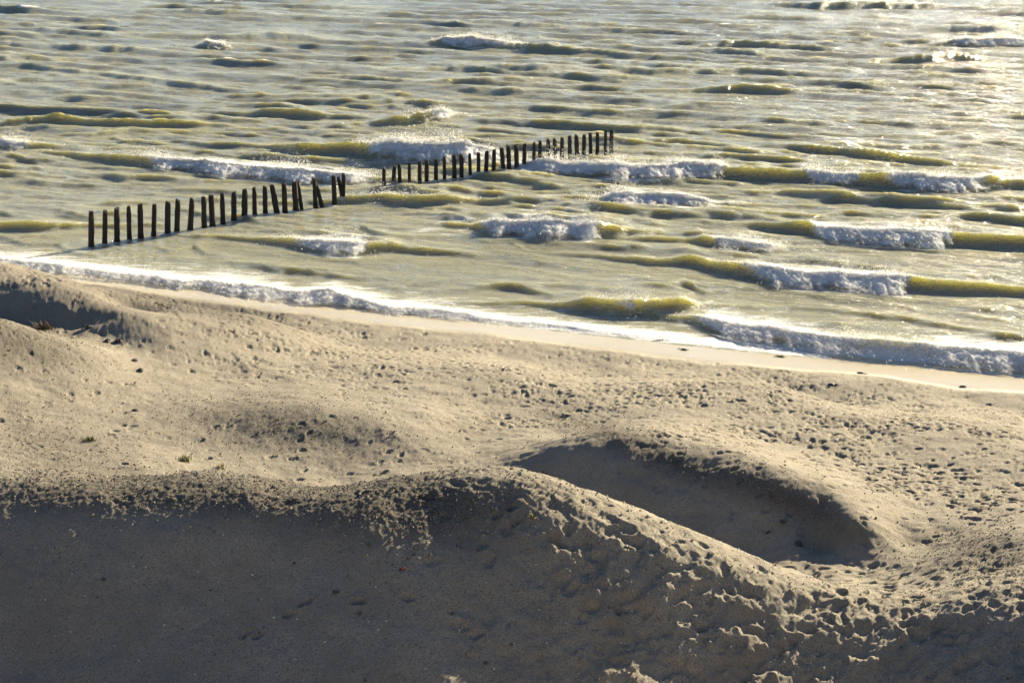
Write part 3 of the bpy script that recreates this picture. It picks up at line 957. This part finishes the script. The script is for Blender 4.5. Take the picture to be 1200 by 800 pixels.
def build_row(rows, ox, oy, sc, c0, c1, special, rowname, group, seed0):
    for i, (tx_, ty_, bx, by_, wpx) in enumerate(rows):
        top = (ox + tx_ / sc, oy + ty_ / sc)
        b = row_base(rows[i], ox, oy, sc, c0, c1)
        tp = at_d(top[0], top[1], b[1])
        rad = 0.5 * wpx / sc * b[1] / FPX * 1.22
        down = 1.4
        ax = tp - b
        length = float(np.linalg.norm(ax)); u = ax / length
        me, mt, mb = post_meshes(rad, length + down, seed0 + i)
        o = link('groyne_post', me, WOOD)
        o.location = tuple(b - u * down)
        o.rotation_euler = (-math.asin(u[1]) if abs(u[1]) > 1e-6 else 0.0, math.atan2(u[0], u[2]), 0)
        link('post_top', mt, WOOD_TOP, o)
        link('wet_band', mb, WOOD_WET, o)
        lab = special.get(i)
        if lab is None:
            lean = tx_ - bx
            how = 'tilting right' if lean > 5 else ('tilting left' if lean < -4 else 'upright')
            thick = 'thin' if wpx < 14.5 else ('stout' if wpx >= 19 else 'dark')
            lab = f'{thick} {how} timber post, {ORD[i]} from the left in the {rowname} row'
        tag(o, lab, 'post', group)


build_row(ROW1, *ROWDEF1, SPECIAL1, 'nearer', 'timber posts of the nearer groyne row', 100)
build_row(ROW2, *ROWDEF2, SPECIAL2, 'farther', 'timber posts of the farther groyne row', 200)

# ------------------------------------------------------------------ small things on the sand
def simple(name, col, rough=0.8, col2=None):
    m = NT(name)
    m.l(m.mix(m.noise(25.0, 3), col, col2 or tuple(c * 0.6 for c in col)), m.b.inputs['Base Color'])
    m.b.inputs['Roughness'].default_value = rough
    return m.m


WEED = simple('dark_seaweed', (0.030, 0.024, 0.014), 0.45, (0.012, 0.011, 0.008))
STONE = simple('dark_stone', (0.075, 0.068, 0.060), 0.8)
RUST = simple('rusty_scrap', (0.20, 0.045, 0.025), 0.8)
LEAFG = simple('yellow_green_blades', (0.22, 0.21, 0.04), 0.6, (0.12, 0.13, 0.03))
LEAFB = simple('brown_dry_blades', (0.13, 0.085, 0.035), 0.7, (0.07, 0.045, 0.02))


def on_sand(px, py):
    p = hit(px, py)
    return p[0], p[1], ground_z(p[0], p[1])


def lump_mesh(name, rx, ry, rz, seed, amp=0.25, nu=14, nv=9):
    V = []; F = []
    for i in range(nv):
        th = math.pi * i / (nv - 1)
        for j in range(nu):
            ph = 2 * math.pi * j / nu
            d = np.array([math.sin(th) * math.cos(ph), math.sin(th) * math.sin(ph), math.cos(th)])
            r = 1 + amp * float(vnoise(d[0] * 1.7 + seed, d[1] * 1.7 + d[2] * 2.1, seed)) + 0.5 * amp * float(vnoise(d[0] * 4 + seed, d[1] * 4 + d[2] * 4, seed + 2))
            V.append((d[0] * rx * r, d[1] * ry * r, max(d[2] * rz * r, -0.35 * rz)))
    for i in range(nv - 1):
        for j in range(nu):
            a, b = i * nu + j, i * nu + (j + 1) % nu
            F.append((a, a + nu, b + nu, b))
    me = bpy.data.meshes.new(name); me.from_pydata(V, [], F); me.update()
    return me


def strands_mesh(name, n, length, width, seed, spread):
    g = np.random.default_rng(seed)
    V = []; F = []
    for _ in range(n):
        a = g.normal(0.0, spread) + (math.pi if g.random() < 0.3 else 0)
        L = length * g.uniform(0.4, 1.0)
        x, y = g.normal(0, 0.06), g.normal(0, 0.04)
        bend = g.normal(0, 0.5)
        k0 = len(V)
        for s in range(6):
            t = s / 5
            w_ = width * (1 - 0.8 * t)
            nx, ny = -math.sin(a), math.cos(a)
            z = 0.008 + 0.008 * math.sin(t * 3.0) * g.uniform(0.5, 1)
            V += [(x + nx * w_, y + ny * w_, z), (x - nx * w_, y - ny * w_, z), (x, y, z + 0.008)]
            x += math.cos(a) * L / 5; y += math.sin(a) * L / 5; a += bend / 5
        for s in range(5):
            b = k0 + 3 * s
            F += [(b, b + 2, b + 5, b + 3), (b + 2, b + 1, b + 4, b + 5), (b + 1, b, b + 3, b + 4)]
    me = bpy.data.meshes.new(name); me.from_pydata(V, [], F); me.update()
    return me


def seaweed(px, py, length, lump, label, seed, rz=-0.35):
    x, y, z = on_sand(px, py)
    o = link('seaweed', lump_mesh('seaweed', *lump, seed, 0.45), WEED)
    o.location = (x, y, z + 0.01); o.rotation_euler = (0, 0, rz)
    link('strand', strands_mesh('strand', 14, length * 0.8, 0.012, seed, 0.25), WEED, o)
    tag(o, label, 'seaweed', 'seaweed washed up on the wet sand')


seaweed(774, 399.5, 0.5, (0.10, 0.05, 0.04), 'dark seaweed clump with a long thin tail, nearest the middle of the wet sand', 1, 2.9)
seaweed(802, 410, 0.18, (0.08, 0.05, 0.04), 'tiny dark seaweed scrap at the upper rim of the dry sand', 2)
seaweed(914, 418, 0.3, (0.10, 0.04, 0.03), 'thin flat seaweed strand on the shining wet sand', 3)
seaweed(1008, 438, 0.18, (0.13, 0.05, 0.04), 'thick dark seaweed lump at the edge of the wet sand below the yellow breaker', 4)
seaweed(1128, 453, 0.15, (0.09, 0.04, 0.025), 'flat seaweed patch farthest right on the wet sand', 5)
seaweed(975, 452, 0.3, (0.13, 0.07, 0.035), 'broad dark seaweed heap lying on dry footprinted sand', 6)

STN = [(104, 386, .17, 'dark stone in the shaded hollow at the left'), (126, 401, .15, 'flat dark stone at the lower lip of the shaded hollow'), (139, 400.5, .19, 'largest dark stone at the lip of the shaded hollow'),
       (158, 421, .12, 'small stone casting a streak of shade below the hollow'), (165, 434, .14, 'dark chip of stone on the pale sand below the hollow'), (158, 481, .11, 'dark stone on the gravelly left slope'),
       (936, 643, .16, 'dark stone at the foot of the shaded dune face'), (917, 612, .09, 'small stone on the shaded dune face'), (900, 624, .08, 'smallest stone on the shaded dune face')]
for i, (px, py, r, lab) in enumerate(STN):
    x, y, z = on_sand(px, py)
    o = link('stone', lump_mesh('stone', r * 0.75, r * 0.55, r * 0.45, 20 + i, 0.35), STONE)
    o.location = (x, y, z + 0.1 * r); o.rotation_euler = (0, 0, i * 1.3)
    tag(o, lab, 'stone', 'loose dark stones on the sand')

x, y, z = on_sand(472, 674)
o = link('rusty_scrap', lump_mesh('rusty_scrap', 0.055, 0.03, 0.02, 3, 0.5), RUST)
o.location = (x, y, z + 0.008)
tag(o, 'small rust red scrap lying on the shaded near slope', 'scrap')


def tuft(px, py, n, hgt, spread, mat, label, seed, name='grass_tuft'):
    x, y, z = on_sand(px, py)
    g = np.random.default_rng(seed)
    V = []; F = []
    for _ in range(n):
        bx_, by_ = g.normal(0, spread * 0.45, 2)
        a = g.uniform(0, 2 * math.pi); h_ = hgt * g.uniform(0.5, 1.1); o_ = g.uniform(0.1, 0.8) * h_
        w_ = 0.012
        k0 = len(V)
        for s in range(4):
            t = s / 3
            cx, cy, cz_ = bx_ + math.cos(a) * o_ * t * t, by_ + math.sin(a) * o_ * t * t, h_ * (t - 0.25 * t * t) - 0.02
            ww = w_ * (1 - 0.85 * t)
            V += [(cx - math.sin(a) * ww, cy + math.cos(a) * ww, cz_), (cx + math.sin(a) * ww, cy - math.cos(a) * ww, cz_)]
        for s in range(3):
            b = k0 + 2 * s
            F.append((b, b + 1, b + 3, b + 2))
    me = bpy.data.meshes.new(name); me.from_pydata(V, [], F); me.update()
    o = link(name, me, mat)
    o.location = (x, y, z)
    tag(o, label, 'plant', 'small plants on the dunes')


tuft(51, 386, 170, 0.34, 0.34, LEAFB, 'round brown dry plant growing in the shaded hollow', 1, 'dry_plant')
tuft(217, 538, 80, 0.20, 0.18, LEAFG, 'yellow green tuft standing just above the near dune crest', 2)
tuft(258, 549, 50, 0.16, 0.16, LEAFG, 'low yellow green tuft on the near dune crest itself', 3)
tuft(104, 514, 60, 0.16, 0.16, LEAFG, 'small yellow green tuft on the sunlit left slope', 4)
tuft(328, 492, 30, 0.10, 0.12, LEAFG, 'tiny green tuft on the low gravel mound', 5)
tuft(622, 607, 30, 0.10, 0.07, LEAFG, 'green sprig in a trodden pit on the near ridge', 6)

# gravel, shells and crumbs lying on the sand
def scatter(name, label, n, size, mat, seed, weight):
    g = np.random.default_rng(seed)
    u = g.uniform(-0.34, 0.34, n * 6); iy = 1 / g.uniform(1 / 50.0, 1 / 22.5, n * 6)
    X = u * iy
    jj = np.searchsorted(US, u); ii = np.clip(np.searchsorted(ROWS, iy), 0, NR - 1)
    wt = weight(ii, jj)
    ok_ = g.random(len(X)) < wt
    X, Yp = X[ok_][:n], iy[ok_][:n]
    Z = np.array([ground_z(a, b) for a, b in zip(X, Yp)])
    sz = size[0] + (size[1] - size[0]) * g.random(len(X)) ** 3
    sz = sz * np.clip(Yp / 28, 0.8, 1.1)
    V, F = drops_mesh(name, np.stack([X, Yp, Z + 0.2 * sz], -1), sz)
    me = mesh_from(name, V, F.ravel(), 3, False)
    o = link(name, me, mat)
    o['kind'] = 'stuff'
    o['label'] = label


DCLOD = simple('damp_clod', (0.12, 0.10, 0.075), 0.9, (0.07, 0.06, 0.048))
scatter('damp_clods', 'dark damp clods lying below the near crest', 1500, (0.015, 0.06), DCLOD, 6,
        lambda i, j: 0.012 + 0.9 * np.exp(-(((PX[i, j] - 455) / 70) ** 2 + ((PY[i, j] - 615) / 32) ** 2)) * (GY[i, j] < 31) + 0.10 * np.exp(-(((PX[i, j] - 420) / 320) ** 2 + ((PY[i, j] - 660) / 60) ** 2)) * (GY[i, j] < 31))
GRAV = simple('gravel_stone', (0.20, 0.17, 0.13), 0.85, (0.10, 0.09, 0.075))
SHELL = simple('shell_white', (0.72, 0.69, 0.62), 0.6, (0.5, 0.46, 0.4))
CLOD = simple('sand_clod', (0.40, 0.33, 0.22), 0.95, (0.30, 0.25, 0.17))
scatter('gravel', 'dark pebbles strewn over the dune crests', 15000, (0.006, 0.024), GRAV, 1, lambda i, j: 0.04 + 0.9 * np.clip(gravel[i, j], 0, 1))
scatter('clods', 'crumbs of sand kicked loose on the dunes', 9000, (0.008, 0.030), CLOD, 2, lambda i, j: 0.05 + 0.6 * np.clip(gravel[i, j] + 0.8 * trod[i, j], 0, 1))
scatter('shells', 'white shell bits scattered on the near dune', 1600, (0.006, 0.026), SHELL, 3, lambda i, j: np.where(GY[i, j] < 31, 0.9, 0.12))
